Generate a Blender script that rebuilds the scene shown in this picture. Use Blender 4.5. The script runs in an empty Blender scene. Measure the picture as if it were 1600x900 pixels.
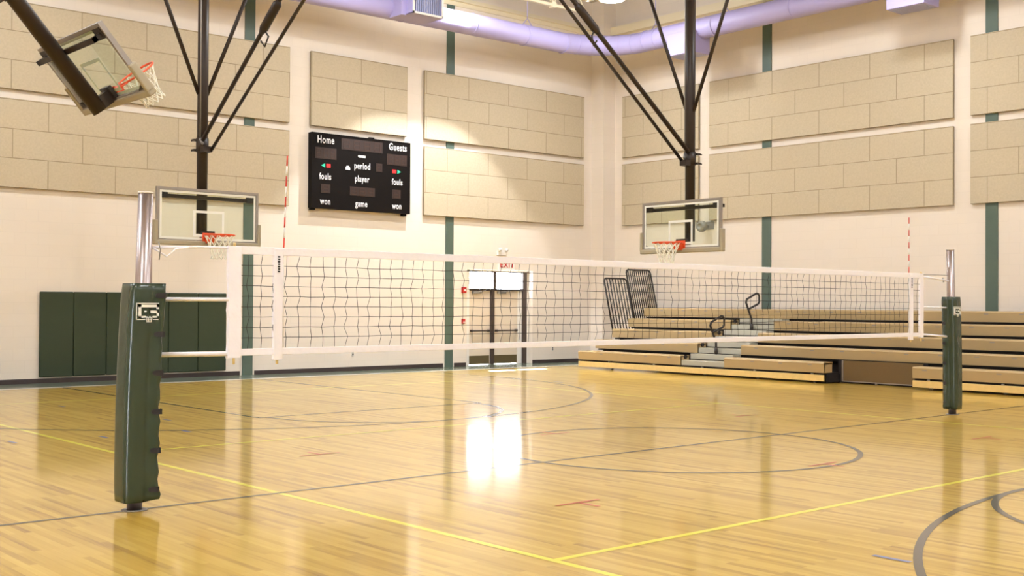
import bpy, bmesh, math, random
from mathutils import Vector, Matrix
random.seed(7)
PI = math.pi
scene = bpy.context.scene
COL = scene.collection

# ------------------------------------------------------------------ camera, world, sun, exposure
cam_d = bpy.data.cameras.new('camera'); cam = bpy.data.objects.new('camera', cam_d); COL.objects.link(cam)
scene.camera = cam
cam_d.sensor_width = 36; cam_d.lens = 1829.38 / 1600 * 36; cam_d.clip_start = .05; cam_d.clip_end = 300
YAW, PITCH, ROLL = .7216, .0128, .0056
fw = Vector((math.sin(YAW)*math.cos(PITCH), math.cos(YAW)*math.cos(PITCH), math.sin(PITCH)))
rt = Vector((math.cos(YAW), -math.sin(YAW), 0)); up = rt.cross(fw)
rt, up = rt*math.cos(ROLL)+up*math.sin(ROLL), -rt*math.sin(ROLL)+up*math.cos(ROLL)
M = Matrix((rt, up, -fw)).transposed().to_4x4(); M.translation = Vector((-10.817, -9.3226, 1.7255))
cam.matrix_world = M

world = bpy.data.worlds.new('world'); scene.world = world; world.use_nodes = True
wn = world.node_tree.nodes; wn['Background'].inputs[0].default_value = (.86, .92, 1, 1); wn['Background'].inputs[1].default_value = 30.0
sun_d = bpy.data.lights.new('sun', 'SUN'); sun_d.energy = 200; sun_d.angle = math.radians(.6); sun_d.color = (1, .97, .92)
sun = bpy.data.objects.new('sun', sun_d); COL.objects.link(sun); sun.location = (16, 30, 20)
sun.rotation_euler = Vector((-1.3, -2.45, -2.36)).to_track_quat('-Z', 'Y').to_euler()

LAMP_POWER = 104; GLOW_POWER = 112; LAMP_COL = (.93, .97, 1.0)
scene.view_settings.view_transform = 'Standard'; scene.view_settings.look = 'None'
scene.view_settings.exposure = 0.02; scene.view_settings.gamma = 1; scene.view_settings.use_curve_mapping = False

# ------------------------------------------------------------------ materials
def new_mat(name):
    m = bpy.data.materials.new(name); m.use_nodes = True
    nt = m.node_tree; return m, nt, nt.nodes['Principled BSDF']
def mat(name, col, rough=.5, metal=0, coat=0, noise=0, nscale=20, bump=0, spec=.5):
    m, nt, b = new_mat(name)
    b.inputs['Base Color'].default_value = (*col, 1); b.inputs['Roughness'].default_value = rough
    b.inputs['Metallic'].default_value = metal; b.inputs['Coat Weight'].default_value = coat
    b.inputs['Specular IOR Level'].default_value = spec
    if noise or bump:
        tc = nt.nodes.new('ShaderNodeTexCoord'); n = nt.nodes.new('ShaderNodeTexNoise')
        n.inputs['Scale'].default_value = nscale; n.inputs['Detail'].default_value = 4
        nt.links.new(tc.outputs['Object'], n.inputs['Vector'])
        if noise:
            r = nt.nodes.new('ShaderNodeMapRange'); r.inputs['To Min'].default_value = 1-noise; r.inputs['To Max'].default_value = 1+noise
            nt.links.new(n.outputs['Fac'], r.inputs['Value'])
            mx = nt.nodes.new('ShaderNodeVectorMath'); mx.operation = 'SCALE'; mx.inputs[0].default_value = col
            nt.links.new(r.outputs[0], mx.inputs['Scale']); nt.links.new(mx.outputs[0], b.inputs['Base Color'])
        if bump:
            bp = nt.nodes.new('ShaderNodeBump'); bp.inputs['Strength'].default_value = bump; bp.inputs['Distance'].default_value = .02
            nt.links.new(n.outputs['Fac'], bp.inputs['Height']); nt.links.new(bp.outputs[0], b.inputs['Normal'])
    return m
def emit(name, col, s):
    m, nt, b = new_mat(name); b.inputs['Base Color'].default_value = (*col, 1)
    b.inputs['Emission Color'].default_value = (*col, 1); b.inputs['Emission Strength'].default_value = s; return m
def brick_mat(name, c1, c2, cm, w, h, mortar, axis='xz', rough=.8, bump=.25, grain=0, gscale=60, vert=False):
    """painted blocks or panel blocks laid in running bond over (x or y, z) of the object's own coordinates"""
    m, nt, b = new_mat(name); L = nt.links
    tc = nt.nodes.new('ShaderNodeTexCoord'); s = nt.nodes.new('ShaderNodeSeparateXYZ'); c = nt.nodes.new('ShaderNodeCombineXYZ')
    L.new(tc.outputs['Object'], s.inputs[0])
    L.new(s.outputs[0 if axis[0] == 'x' else 1], c.inputs[0]); L.new(s.outputs[2], c.inputs[1])
    br = nt.nodes.new('ShaderNodeTexBrick'); br.inputs['Scale'].default_value = 1
    br.inputs['Color1'].default_value = (*c1, 1); br.inputs['Color2'].default_value = (*c2, 1); br.inputs['Mortar'].default_value = (*cm, 1)
    br.inputs['Mortar Size'].default_value = mortar; br.inputs['Mortar Smooth'].default_value = .1
    br.inputs['Brick Width'].default_value = w; br.inputs['Row Height'].default_value = h; br.offset = .5
    L.new(c.outputs[0], br.inputs['Vector'])
    col = br.outputs['Color']
    if grain:
        n = nt.nodes.new('ShaderNodeTexNoise'); n.inputs['Scale'].default_value = gscale; n.inputs['Detail'].default_value = 3
        L.new(tc.outputs['Object'], n.inputs['Vector'])
        r = nt.nodes.new('ShaderNodeMapRange'); r.inputs['From Min'].default_value = .3; r.inputs['From Max'].default_value = .7
        r.inputs['To Min'].default_value = 1-grain; r.inputs['To Max'].default_value = 1+grain
        L.new(n.outputs['Fac'], r.inputs['Value'])
        v = nt.nodes.new('ShaderNodeVectorMath'); v.operation = 'SCALE'; L.new(col, v.inputs[0]); L.new(r.outputs[0], v.inputs['Scale']); col = v.outputs[0]
    L.new(col, b.inputs['Base Color']); b.inputs['Roughness'].default_value = rough
    bp = nt.nodes.new('ShaderNodeBump'); bp.inputs['Strength'].default_value = bump; bp.inputs['Distance'].default_value = .01; bp.invert = True
    L.new(br.outputs['Fac'], bp.inputs['Height']); L.new(bp.outputs[0], b.inputs['Normal'])
    return m

def wood_floor():
    m, nt, b = new_mat('maple_floor'); L = nt.links
    tc = nt.nodes.new('ShaderNodeTexCoord'); s = nt.nodes.new('ShaderNodeSeparateXYZ'); c = nt.nodes.new('ShaderNodeCombineXYZ')
    L.new(tc.outputs['Object'], s.inputs[0]); L.new(s.outputs[1], c.inputs[0]); L.new(s.outputs[0], c.inputs[1])
    br = nt.nodes.new('ShaderNodeTexBrick'); br.inputs['Scale'].default_value = 1
    br.inputs['Color1'].default_value = (.97, .97, .97, 1); br.inputs['Color2'].default_value = (.0, .0, .0, 1); br.inputs['Mortar'].default_value = (.3, .3, .3, 1)
    br.inputs['Mortar Size'].default_value = .0012; br.inputs['Brick Width'].default_value = 1.1; br.inputs['Row Height'].default_value = .058
    br.offset = .37; br.inputs['Bias'].default_value = 0
    L.new(c.outputs[0], br.inputs['Vector'])
    # long grain
    mp = nt.nodes.new('ShaderNodeMapping'); mp.inputs['Scale'].default_value = (22, 1.1, 1); L.new(tc.outputs['Object'], mp.inputs[0])
    n = nt.nodes.new('ShaderNodeTexNoise'); n.inputs['Scale'].default_value = 1; n.inputs['Detail'].default_value = 5; n.inputs['Roughness'].default_value = .6
    L.new(mp.outputs[0], n.inputs['Vector'])
    mx = nt.nodes.new('ShaderNodeMix'); mx.data_type = 'FLOAT'; mx.inputs[0].default_value = .55
    L.new(br.outputs['Color'], mx.inputs[2]); L.new(n.outputs['Fac'], mx.inputs[3])
    cr = nt.nodes.new('ShaderNodeValToRGB'); e = cr.color_ramp.elements
    e[0].position = .12; e[0].color = (.27, .125, .02, 1); e[1].position = .85; e[1].color = (.66, .45, .095, 1)
    e2 = cr.color_ramp.elements.new(.38); e2.color = (.52, .325, .045, 1)
    L.new(mx.outputs[0], cr.inputs[0]); L.new(cr.outputs[0], b.inputs['Base Color'])
    b.inputs['Roughness'].default_value = .4; b.inputs['Specular IOR Level'].default_value = .15
    b.inputs['Coat Weight'].default_value = .8; b.inputs['Coat Roughness'].default_value = FLOOR_ROUGH; b.inputs['Coat IOR'].default_value = 1.42
    # slight cupping of the boards breaks the reflections
    n2 = nt.nodes.new('ShaderNodeTexNoise'); n2.inputs['Scale'].default_value = 1; n2.inputs['Detail'].default_value = 2
    mp2 = nt.nodes.new('ShaderNodeMapping'); mp2.inputs['Scale'].default_value = (9, .8, 1); L.new(tc.outputs['Object'], mp2.inputs[0]); L.new(mp2.outputs[0], n2.inputs['Vector'])
    bp = nt.nodes.new('ShaderNodeBump'); bp.inputs['Strength'].default_value = .03; bp.inputs['Distance'].default_value = .01
    L.new(n2.outputs['Fac'], bp.inputs['Height']); L.new(bp.outputs[0], b.inputs['Coat Normal'])
    return m
FLOOR_ROUGH = .10
def line_mat(name, col):
    m = mat(name, col, .35, 0, .8); b = m.node_tree.nodes['Principled BSDF']; b.inputs['Coat Roughness'].default_value = FLOOR_ROUGH; b.inputs['Coat IOR'].default_value = 1.42; b.inputs['Specular IOR Level'].default_value = .15; return m

MT = dict(
    floor=wood_floor(),
    wall=brick_mat('painted_block', (.80, .712, .625), (.785, .698, .61), (.765, .68, .595), .48, .24, .006, bump=.12),
    wall_r=brick_mat('painted_block_side', (.80, .712, .625), (.785, .698, .61), (.765, .68, .595), .48, .24, .006, axis='yz', bump=.12),
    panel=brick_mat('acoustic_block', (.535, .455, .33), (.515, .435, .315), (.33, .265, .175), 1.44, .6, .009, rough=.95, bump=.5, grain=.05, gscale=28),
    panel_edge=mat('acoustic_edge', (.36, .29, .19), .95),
    plain=mat('cream_paint', (.74, .64, .52), .75, noise=.03, nscale=3),
    deck=mat('roof_deck_paint', (.62, .54, .40), .8, noise=.06, nscale=2),
    steel_cream=mat('cream_steel', (.80, .71, .52), .5),
    green=mat('green_paint', (.080, .118, .095), .55, noise=.08, nscale=6),
    floor_green=line_mat('green_floor_paint', (.13, .175, .125)),
    base=mat('brown_vinyl', (.045, .030, .030), .5),
    line_black=line_mat('black_line_paint', (.055, .047, .035)),
    line_yellow=line_mat('yellow_line_paint', (.86, .78, .06)),
    line_red=line_mat('red_line_paint', (.60, .10, .04)),
    line_blue=line_mat('blue_tape', (.16, .20, .42)),
    line_white=line_mat('cream_line_paint', (.95, .92, .84)),
    pad_wall=mat('green_wall_vinyl', (.022, .036, .014), .55, noise=.08, nscale=8, bump=.05),
    vinyl=mat('green_post_vinyl', (.030, .048, .029), .27, noise=.08, nscale=5, bump=.25),
    strap=mat('black_webbing', (.012, .010, .012), .6),
    chrome=mat('satin_aluminium', (.47, .40, .40), .33, 1),
    dark_metal=mat('dark_brown_steel', (.032, .021, .016), .42, 0, 0, spec=.3),
    grey_metal=mat('grey_steel', (.30, .28, .26), .45, .3),
    frame=mat('anodised_frame', (.30, .265, .24), .45, .3),
    pad_grey=mat('tan_grey_padding', (.36, .31, .22), .6),
    white_mark=mat('white_paint', (.85, .85, .80), .5),
    orange=mat('orange_rim_paint', (.75, .085, .02), .4),
    cord_white=mat('white_cord', (.86, .84, .74), .8),
    tape=mat('white_net_tape', (.96, .93, 1.0), .7, bump=.3, nscale=14),
    rope=mat('white_rope', (.96, .93, 1.0), .7),
    cord=mat('black_net_cord', (.020, .014, .012), .8),
    red=mat('red_plastic', (.50, .02, .02), .4),
    ant_red=mat('antenna_red', (.62, .05, .03), .4), ant_white=mat('antenna_white', (.85, .82, .78), .4),
    duct=mat('lavender_duct_paint', (.415, .37, .655), .5),
    duct_in=mat('duct_grille', (.50, .52, .74), .4),
    score=mat('black_scoreboard', (.006, .004, .0035), .55, spec=.12), digit=mat('unlit_digits', (.022, .008, .004), .6),
    digit2=mat('unlit_segments', (.036, .012, .006), .6),
    led_red=emit('red_led', (.7, .02, .02), .35), led_green=emit('green_led', (.03, .55, .30), .5),
    letter=mat('white_lettering', (.85, .83, .86), .5),
    tan=mat('tan_bench_plastic', (.44, .315, .155), .5, noise=.05, nscale=3),
    tan_panel=mat('brown_panel', (.15, .092, .036), .6, noise=.12, nscale=40),
    kick=mat('yellow_pine_board', (.80, .58, .23), .45, noise=.12, nscale=9),
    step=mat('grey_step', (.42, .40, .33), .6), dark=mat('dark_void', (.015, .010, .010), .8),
    door=mat('beige_door_paint', (.70, .60, .49), .5), bronze=mat('dark_bronze', (.055, .036, .030), .45),
    kickplate=mat('brown_kick_plate', (.16, .12, .06), .4, .4),
    white_pl=mat('white_plastic', (.82, .78, .74), .5), rail=mat('black_rail', (.022, .015, .014), .4),
    concrete=mat('concrete', (.5, .5, .48), .9, noise=.1), lamp=emit('lamp_lens', (1, .98, .93), 14),
    reflector=mat('lamp_reflector', (.8, .8, .78), .3, .6),
)
def glass(name, tint=(1, 1, 1), rough=0):
    m = bpy.data.materials.new(name); m.use_nodes = True; nt = m.node_tree; nt.nodes.remove(nt.nodes['Principled BSDF'])
    out = nt.nodes['Material Output']; tr = nt.nodes.new('ShaderNodeBsdfTransparent'); tr.inputs[0].default_value = (*tint, 1)
    gl = nt.nodes.new('ShaderNodeBsdfGlossy'); gl.inputs['Roughness'].default_value = rough
    fr = nt.nodes.new('ShaderNodeFresnel'); fr.inputs[0].default_value = 1.5
    mx = nt.nodes.new('ShaderNodeMixShader'); geo = nt.nodes.new('ShaderNodeNewGeometry'); mm = nt.nodes.new('ShaderNodeMath'); mm.operation = 'MULTIPLY'; inv = nt.nodes.new('ShaderNodeMath'); inv.operation = 'SUBTRACT'; inv.inputs[0].default_value = 1
    nt.links.new(geo.outputs['Backfacing'], inv.inputs[1]); nt.links.new(fr.outputs[0], mm.inputs[0]); nt.links.new(inv.outputs[0], mm.inputs[1]); nt.links.new(mm.outputs[0], mx.inputs[0]); nt.links.new(tr.outputs[0], mx.inputs[1]); nt.links.new(gl.outputs[0], mx.inputs[2])
    nt.links.new(mx.outputs[0], out.inputs[0]); return m
MT['glass'] = glass('clear_glass', (.93, .97, .93)); MT['pane'] = glass('window_glass', (.97, .98, 1))

# ------------------------------------------------------------------ mesh helpers
def mb(): return bmesh.new()
def box(bm, x0, y0, z0, x1, y1, z1, mi=0, mat4=None):
    x0, x1 = sorted((x0, x1)); y0, y1 = sorted((y0, y1)); z0, z1 = sorted((z0, z1))
    v = [bm.verts.new((x, y, z)) for x in (x0, x1) for y in (y0, y1) for z in (z0, z1)]
    if mat4 is not None:
        for q in v: q.co = mat4 @ q.co
    for f in ((0,1,3,2),(4,6,7,5),(0,4,5,1),(2,3,7,6),(0,2,6,4),(1,5,7,3)):
        fc = bm.faces.new([v[i] for i in f]); fc.material_index = mi
    return v
def tube(bm, pts, r, n=12, closed=False, caps=True, mi=0, smooth=True):
    pts = [Vector(p) for p in pts]; N = len(pts); rings = []
    rr = r if isinstance(r, (list, tuple)) else [r]*N
    prev = None
    for i, p in enumerate(pts):
        if closed: t = pts[(i+1) % N]-pts[i-1]
        else: t = pts[min(i+1, N-1)]-pts[max(i-1, 0)]
        t.normalize()
        if prev is None:
            a = Vector((0, 0, 1)) if abs(t.z) < .9 else Vector((1, 0, 0)); u = t.cross(a).normalized()
        else:
            u = prev-t*prev.dot(t); u = u.normalized() if u.length > 1e-6 else t.orthogonal().normalized()
        prev = u; w = t.cross(u)
        rings.append([bm.verts.new(p+(u*math.cos(2*PI*k/n)+w*math.sin(2*PI*k/n))*rr[i]) for k in range(n)])
    for i in range(N if closed else N-1):
        a, b = rings[i], rings[(i+1) % N]
        for k in range(n):
            f = bm.faces.new((a[k], a[(k+1) % n], b[(k+1) % n], b[k])); f.material_index = mi; f.smooth = smooth
    if caps and not closed:
        for rg in (rings[0][::-1], rings[-1]):
            f = bm.faces.new(rg); f.material_index = mi
def prism(bm, poly, h0, h1, fn, mi=0):
    """polygon (a,b) extruded from h0 to h1, fn(a,b,h) gives a point"""
    A = [bm.verts.new(fn(a, b, h0)) for a, b in poly]; B = [bm.verts.new(fn(a, b, h1)) for a, b in poly]; n = len(poly)
    bm.faces.new(A[::-1]).material_index = mi; bm.faces.new(B).material_index = mi
    for i in range(n): bm.faces.new((A[i], A[(i+1) % n], B[(i+1) % n], B[i])).material_index = mi
def lathe(bm, prof, n=32, c=(0, 0, 0), mi=0):
    R = [[bm.verts.new((c[0]+r*math.cos(2*PI*k/n), c[1]+r*math.sin(2*PI*k/n), c[2]+z)) for k in range(n)] for r, z in prof]
    for a, b in zip(R, R[1:]):
        for k in range(n):
            f = bm.faces.new((a[k], a[(k+1) % n], b[(k+1) % n], b[k])); f.smooth = True; f.material_index = mi
def obj(name, bm, m, parent=None, loc=(0, 0, 0), rot=(0, 0, 0), bevel=0, fix=True):
    if fix: bmesh.ops.recalc_face_normals(bm, faces=bm.faces[:])
    me = bpy.data.meshes.new(name); bm.to_mesh(me); bm.free()
    for x in (m if isinstance(m, (list, tuple)) else [m]): me.materials.append(MT[x] if isinstance(x, str) else x)
    o = bpy.data.objects.new(name, me); COL.objects.link(o); o.location = loc; o.rotation_euler = rot
    if parent: o.parent = parent
    if bevel:
        b = o.modifiers.new('bevel', 'BEVEL'); b.width = bevel; b.segments = 2; b.limit_method = 'ANGLE'
    return o
def tag(o, label=None, cat=None, group=None, kind=None):
    for k, v in (('label', label), ('category', cat), ('group', group), ('kind', kind)):
        if v: o[k] = v
    return o
def empty(name, label, cat, loc=(0, 0, 0), rot=(0, 0, 0), group=None):
    o = bpy.data.objects.new(name, None); COL.objects.link(o); o.location = loc; o.rotation_euler = rot; o.empty_display_size = .2
    return tag(o, label, cat, group)
def struct(name, bm, m, parent=None, **k):
    o = obj(name, bm, m, parent, **k); o['kind'] = 'structure'; return o
def copy_tree(o, parent=None):
    c = o.copy(); COL.objects.link(c); c.parent = parent
    for ch in list(o.children): copy_tree(ch, c)
    return c
def B(*a, **k):
    bm = mb(); box(bm, *a, **k); return bm

# ------------------------------------------------------------------ room shell
W, D, H = 14.60, 15.43, 10.75
OX0, OX1, OZ = 9.33, 11.75, 2.64            # door opening in the back wall
fl = struct('floor', B(-W, -D, -.1, W, D, 0), 'floor')
bm = mb(); T = .35
box(bm, -W, D, 0, OX0, D+T, H); box(bm, OX1, D, 0, W+T, D+T, H); box(bm, OX0, D, OZ, OX1, D+T, H)
wall_back = struct('wall_back', bm, 'wall')
wall_right = struct('wall_right', B(W, -D, 0, W+T, D, H), 'wall_r')
GY0, GY1 = -4.7, -2.5                        # unseen glazed doorway, added in the left wall as a daylight source
bm = mb(); box(bm, -W-T, -D-T, 0, -W, GY0, H); box(bm, -W-T, GY1, 0, -W, D+T, H); box(bm, -W-T, GY0, OZ, -W, GY1, H)
wall_left = struct('wall_left', bm, 'wall_r')
wall_front = struct('wall_front', B(-W, -D-T, 0, W+T, -D, H), 'wall')
# ribbed roof deck
bm = mb(); n = 0; x = -W
while x < W-.01:
    poly = [(x, 0), (x+.14, 0), (x+.18, .06), (x+.30, .06), (x+.34, 0)]
    box(bm, x, -D, H-.0, x+.17, D, H+.02); box(bm, x+.17, -D, H+.05, x+.34, D, H+.07)
    box(bm, x+.16, -D, H, x+.18, D, H+.07); box(bm, x+.33, -D, H, x+.35, D, H+.07); x += .34
box(bm, -W-T, -D-T, H+.07, W+T, D+T, H+.2)
ceil = struct('ceiling', bm, 'deck')
# corner chase
struct('trim_1', B(14.1, 14.93, 0, W, D, H), 'wall')
# green vertical stripes (painted steel columns standing just proud of the wall)
for i, xs in enumerate((2.69, 8.70)):
    struct('trim_%d' % (2+i), B(xs-.13, D-.03, 0, xs+.13, D, H), 'green')
for i, ys in enumerate((9.40, 3.27)):
    struct('trim_%d' % (4+i), B(W-.03, ys-.14, 0, W, ys+.14, H), 'green')
# vinyl base, broken at columns and door
bm = mb()
for a, b in ((-W, 2.50), (2.88, 8.51), (8.89, 9.30), (11.75, 14.1)): box(bm, a, D-.012, 0, b, D, .10)
box(bm, 14.088, 14.918, 0, 14.1, D, .10); box(bm, 14.088, 14.918, 0, W, 14.93, .10)
struct('baseboard_back', bm, 'base')
struct('baseboard_right', B(W-.012, -D, 0, W, 14.9, .13), 'base')
# steel ledger beams under the deck
bm = mb(); box(bm, -W, D-.16, 9.86, W, D, 9.89); box(bm, -W, D-.02, 9.75, W, D, 10.0); box(bm, -W, D-.05, 9.75, W, D-.02, 9.89)
struct('trim_6', bm, 'steel_cream')
bm = mb(); box(bm, W-.22, -D, 9.72, W, D-.16, 9.95)
struct('trim_7', bm, 'steel_cream')

# ---- court paint on the floor
def strip(name, x0, y0, x1, y1, w, m, z=.0015):
    d = Vector((x1-x0, y1-y0, 0)); n = Vector((-d.y, d.x, 0)).normalized()*w/2; bm = mb()
    a, b = Vector((x0, y0, z)), Vector((x1, y1, z))
    f = bm.faces.new([bm.verts.new(p) for p in (a-n, b-n, b+n, a+n)])
    bm.normal_update()
    if f.normal.z < 0: f.normal_flip()
    return obj(name, bm, m, fl, fix=False)
def arc(name, cx, cy, r, a0, a1, w, m, z=.0022, n=96):
    bm = mb(); pr = None
    for k in range(n+1):
        a = a0+(a1-a0)*k/n; c, s = math.cos(a), math.sin(a)
        cur = [bm.verts.new((cx+(r-w/2)*c, cy+(r-w/2)*s, z)), bm.verts.new((cx+(r+w/2)*c, cy+(r+w/2)*s, z))]
        if pr: bm.faces.new((pr[0], pr[1], cur[1], cur[0]))
        pr = cur
    return obj(name, bm, m, fl, fix=False)
def rect(name, x0, y0, x1, y1, m, z): 
    bm = mb(); bm.faces.new([bm.verts.new(p) for p in ((x0, y0, z), (x1, y0, z), (x1, y1, z), (x0, y1, z))]); return obj(name, bm, m, fl, fix=False)
rect('border_band', -W, 14.22, W, D, 'floor_green', .001)
rect('border_line', -W, 13.98, W, 14.22, 'line_white', .0022)
strip('centre_line', -10.2, 0, 10.9, 0, .055, 'line_black', .0018)
arc('centre_circle', 0, 0, 2.16, 0, 2*PI, .062, 'line_black')
for s in (-1, 1):
    strip('sideline', s*5.4, -10.8, s*5.4, 10.8, .062, 'line_yellow', .0012)
    strip('attack_line', -5.4, s*3.6, 5.4, s*3.6, .062, 'line_yellow', .0014)
    strip('end_line', -5.4, s*10.8, 5.4, s*10.8, .062, 'line_yellow', .0014)
    a = PI if s > 0 else 0
    arc('three_point_arc', 0, s*11.16, 6.93, PI if s > 0 else 0, 2*PI if s > 0 else PI, .062, 'line_black', .0024)
    arc('free_throw_circle', 0, s*6.22, 2.0, a, a+PI, .062, 'line_black', .0026)
    strip('free_throw_line', -2.15, s*6.22, 2.15, s*6.22, .06, 'line_black', .002)
    for t in (-1, 1):
        strip('lane_line', t*2.15, s*6.22, t*2.15, s*14.08, .06, 'line_black', .002)
        strip('three_point_line', t*6.93, s*11.16, t*6.93, s*14.08, .06, 'line_black', .002)
for x, y, s in ((-3.67, -2.08, 1), (-3.67, 2.07, 1), (.11, -2.02, 1), (-.14, 1.93, 1), (3.89, -1.9, 1), (3.89, 1.9, 1)):
    bm = mb(); z = .0028
    for q in ((x-.26, y-.022, x+.26, y+.022), (x-.022, y-.26 if y < 0 else y, x+.022, y if y < 0 else y+.26)):
        bm.faces.new([bm.verts.new(p) for p in ((q[0], q[1], z), (q[2], q[1], z), (q[2], q[3], z), (q[0], q[3], z))])
    obj('red_floor_mark', bm, 'line_red', fl, fix=False)
for x, y in ((-5.957, 5.377), (-3.705, 9.855), (-4.888, 5.219), (-3.327, 6.774), (-3.784, 5.19), (-3.598, -5.04), (6.895, 9.262)):
    rect('blue_floor_dash', x-.025, y-.14, x+.025, y+.14, 'line_blue', .0028)

# outside the door
struct('trim_8', B(-5, D+T, -.25, 30, 40, -.12), 'concrete')

# ------------------------------------------------------------------ double door with transom, set back in the opening
dy = 15.70
bm = mb()
box(bm, OX0, dy-.05, 0, 9.60, dy+.06, OZ)            # left jamb
box(bm, 11.56, dy-.05, 0, 11.72, dy+.06, OZ)
box(bm, 10.37, dy-.06, 0, 10.50, dy+.06, 2.08)
struct_jamb = None
door = empty('door_1', None, None, (0, 0, 0)); door['kind'] = 'structure'
for k in ('label', 'category'):
    if k in door: del door[k]
bm = mb(); box(bm, 9.30, dy-.05, 0, 9.595, dy+.06, OZ); box(bm, 11.72, dy-.05, 0, 11.80, dy+.06, OZ); box(bm, 11.40, dy-.02, 0, 11.56, dy+.06, 2.06)
box(bm, 9.3, dy-.05, 2.60, 11.8, dy+.06, OZ+.02)
obj('outer_frame', bm, 'white_pl', door)
bm = mb(); box(bm, 10.375, dy-.06, 0, 10.50, dy+.06, 2.10); box(bm, 11.565, dy-.06, 0, 11.72, dy+.06, 2.60)
box(bm, 9.595, dy-.055, 2.06, 11.57, dy+.06, 2.115); box(bm, 10.47, dy-.055, 2.10, 10.565, dy+.06, 2.61)
box(bm, 9.595, dy-.05, 2.585, 11.6, dy+.06, 2.61)
obj('mullion_frame', bm, 'bronze', door)
for a, b in ((9.595, 10.47), (10.565, 11.565)):
    obj('transom_pane', B(a, dy+.0, 2.115, b, dy+.012, 2.585), 'pane', door)
for a, b, hx in ((9.60, 10.37, 1), (10.505, 11.40, -1)):
    lf = obj('door_leaf', B(a, dy-.01, .015, b, dy+.035, 2.06), 'door', door)
    obj('kick_plate', B(a+.02, dy-.016, .03, b-.02, dy-.01, .26), 'kickplate', lf)
    bm = mb(); tube(bm, [(a+.06, dy-.085, .95), (b-.06, dy-.085, .95)], .022, 10)
    for xx in (a+.08, b-.08): box(bm, xx-.03, dy-.085, .92, xx+.03, dy-.01, .98)
    obj('crash_bar', bm, 'bronze', lf)
    bm = mb(); box(bm, a+.12, dy-.07, 1.98, a+.42, dy-.01, 2.05); tube(bm, [(a+.3, dy-.1, 2.03), (a+.62, dy-.04, 2.07)], .012, 8)
    obj('door_closer', bm, 'grey_metal', lf)

obj('threshold', B(OX0, D, -.1, OX1, D+T+.02, .004), 'floor_green', door)

bm = mb(); gx = -W-.2
for a, b in ((GY0, GY0+.08), (GY1-.08, GY1), (-3.64, -3.56)): box(bm, gx-.04, a, 0, gx+.04, b, OZ)
for a, b in ((0, .12), (2.02, 2.10), (OZ-.06, OZ)): box(bm, gx-.04, GY0, a, gx+.04, GY1, b)
win = struct('added_window_1', bm, 'bronze')  # added out of view so daylight puts a sheen on the near pad
for a, b in ((GY0+.08, -3.64), (-3.56, GY1-.08)):
    for c, d in ((.12, 2.02), (2.10, OZ-.06)): obj('glass_pane', B(gx-.005, a, c, gx+.005, b, d), 'pane', win)
struct('trim_9', B(-40, -30, -.25, -W-T, 30, -.12), 'concrete')

# exit sign, emergency light, alarms, outlets
ex = empty('exit_sign', 'white exit sign with red letters above the double door', 'sign', (10.72, D, 2.66))
obj('sign_body', B(-.30, -.06, 0, .30, 0, .24), 'white_pl', ex, bevel=.01)
def text_mesh(s, size, depth, sx=1.0, bold=0):
    c = bpy.data.curves.new('t', 'FONT'); c.body = s; c.size = size; c.extrude = depth; c.align_x = 'CENTER'; c.align_y = 'CENTER'; c.bevel_depth = bold; c.space_character = 1.14; c.bevel_resolution = 0
    o = bpy.data.objects.new('t', c); COL.objects.link(o)
    me = bpy.data.meshes.new_from_object(o.evaluated_get(bpy.context.evaluated_depsgraph_get()))
    bpy.data.objects.remove(o); bpy.data.curves.remove(c)
    me.transform(Matrix.Rotation(PI/2, 4, 'X') @ Matrix.Scale(sx, 4, (1, 0, 0))); return me
def lettering(name, s, size, m, parent, loc, sx=1.0, bold=0, rot=(0, 0, 0)):
    me = text_mesh(s, size, .004, sx, bold); me.materials.clear(); me.materials.append(MT[m])
    o = bpy.data.objects.new(name, me); COL.objects.link(o); o.parent = parent; o.location = loc; o.rotation_euler = rot; return o
lettering('exit_lettering', 'EXIT', .20, 'red', ex, (0, -.064, .12), 1.15, .003)
em = empty('emergency_light', 'small white twin-head emergency light on the wall above the exit sign', 'light', (10.53, D, 3.05))
obj('battery_box', B(-.16, -.09, 0, .16, 0, .13), 'white_pl', em, bevel=.01)
for s in (-1, 1):
    bm = mb(); lathe(bm, [(0, 0), (.055, 0), (.045, .05), (0, .07)], 16)
    obj('lamp_head', bm, 'white_pl', em, (s*.12, -.10, .15), (PI/2, 0, 0))
al = empty('fire_alarm', 'red fire alarm strobe on the wall left of the door transom', 'alarm', (9.20, D, 2.0))
obj('alarm_body', B(-.07, -.06, -.01, .07, 0, .15), 'red', al, bevel=.008); obj('strobe_lens', B(-.03, -.085, .04, .03, -.06, .10), 'white_pl', al, bevel=.006)
pl = empty('fire_pull_station', 'small red pull station on the wall left of the door', 'alarm', (9.19, D, 1.16))
obj('station_body', B(-.05, -.05, 0, .05, 0, .13), 'red', pl, bevel=.006); obj('pull_handle', B(-.03, -.062, .03, .03, -.05, .05), 'white_pl', pl)
for x, z, lab in ((12.54, .40, 'small wall outlet near floor between the door and the bleachers'), (5.64, .44, 'small wall outlet near floor under the scoreboard')):
    o = empty('wall_outlet', lab, 'outlet', (x, D, z)); obj('cover_plate', B(-.04, -.01, -.06, .04, 0, .06), 'white_pl', o, bevel=.003)
    obj('socket', B(-.02, -.014, -.04, .02, -.01, -.008), 'bronze', o); obj('socket', B(-.02, -.014, .008, .02, -.01, .04), 'bronze', o)
fx = empty('wall_fixture', 'round grey fixture on a short bracket, seen through the right backboard', 'fixture', (W, 11.36, 3.86))
bm = mb(); lathe(bm, [(0, 0), (.12, 0), (.155, .04), (.155, .12), (.13, .16), (.07, .17), (.06, .14), (0, .13)], 28)
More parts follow.
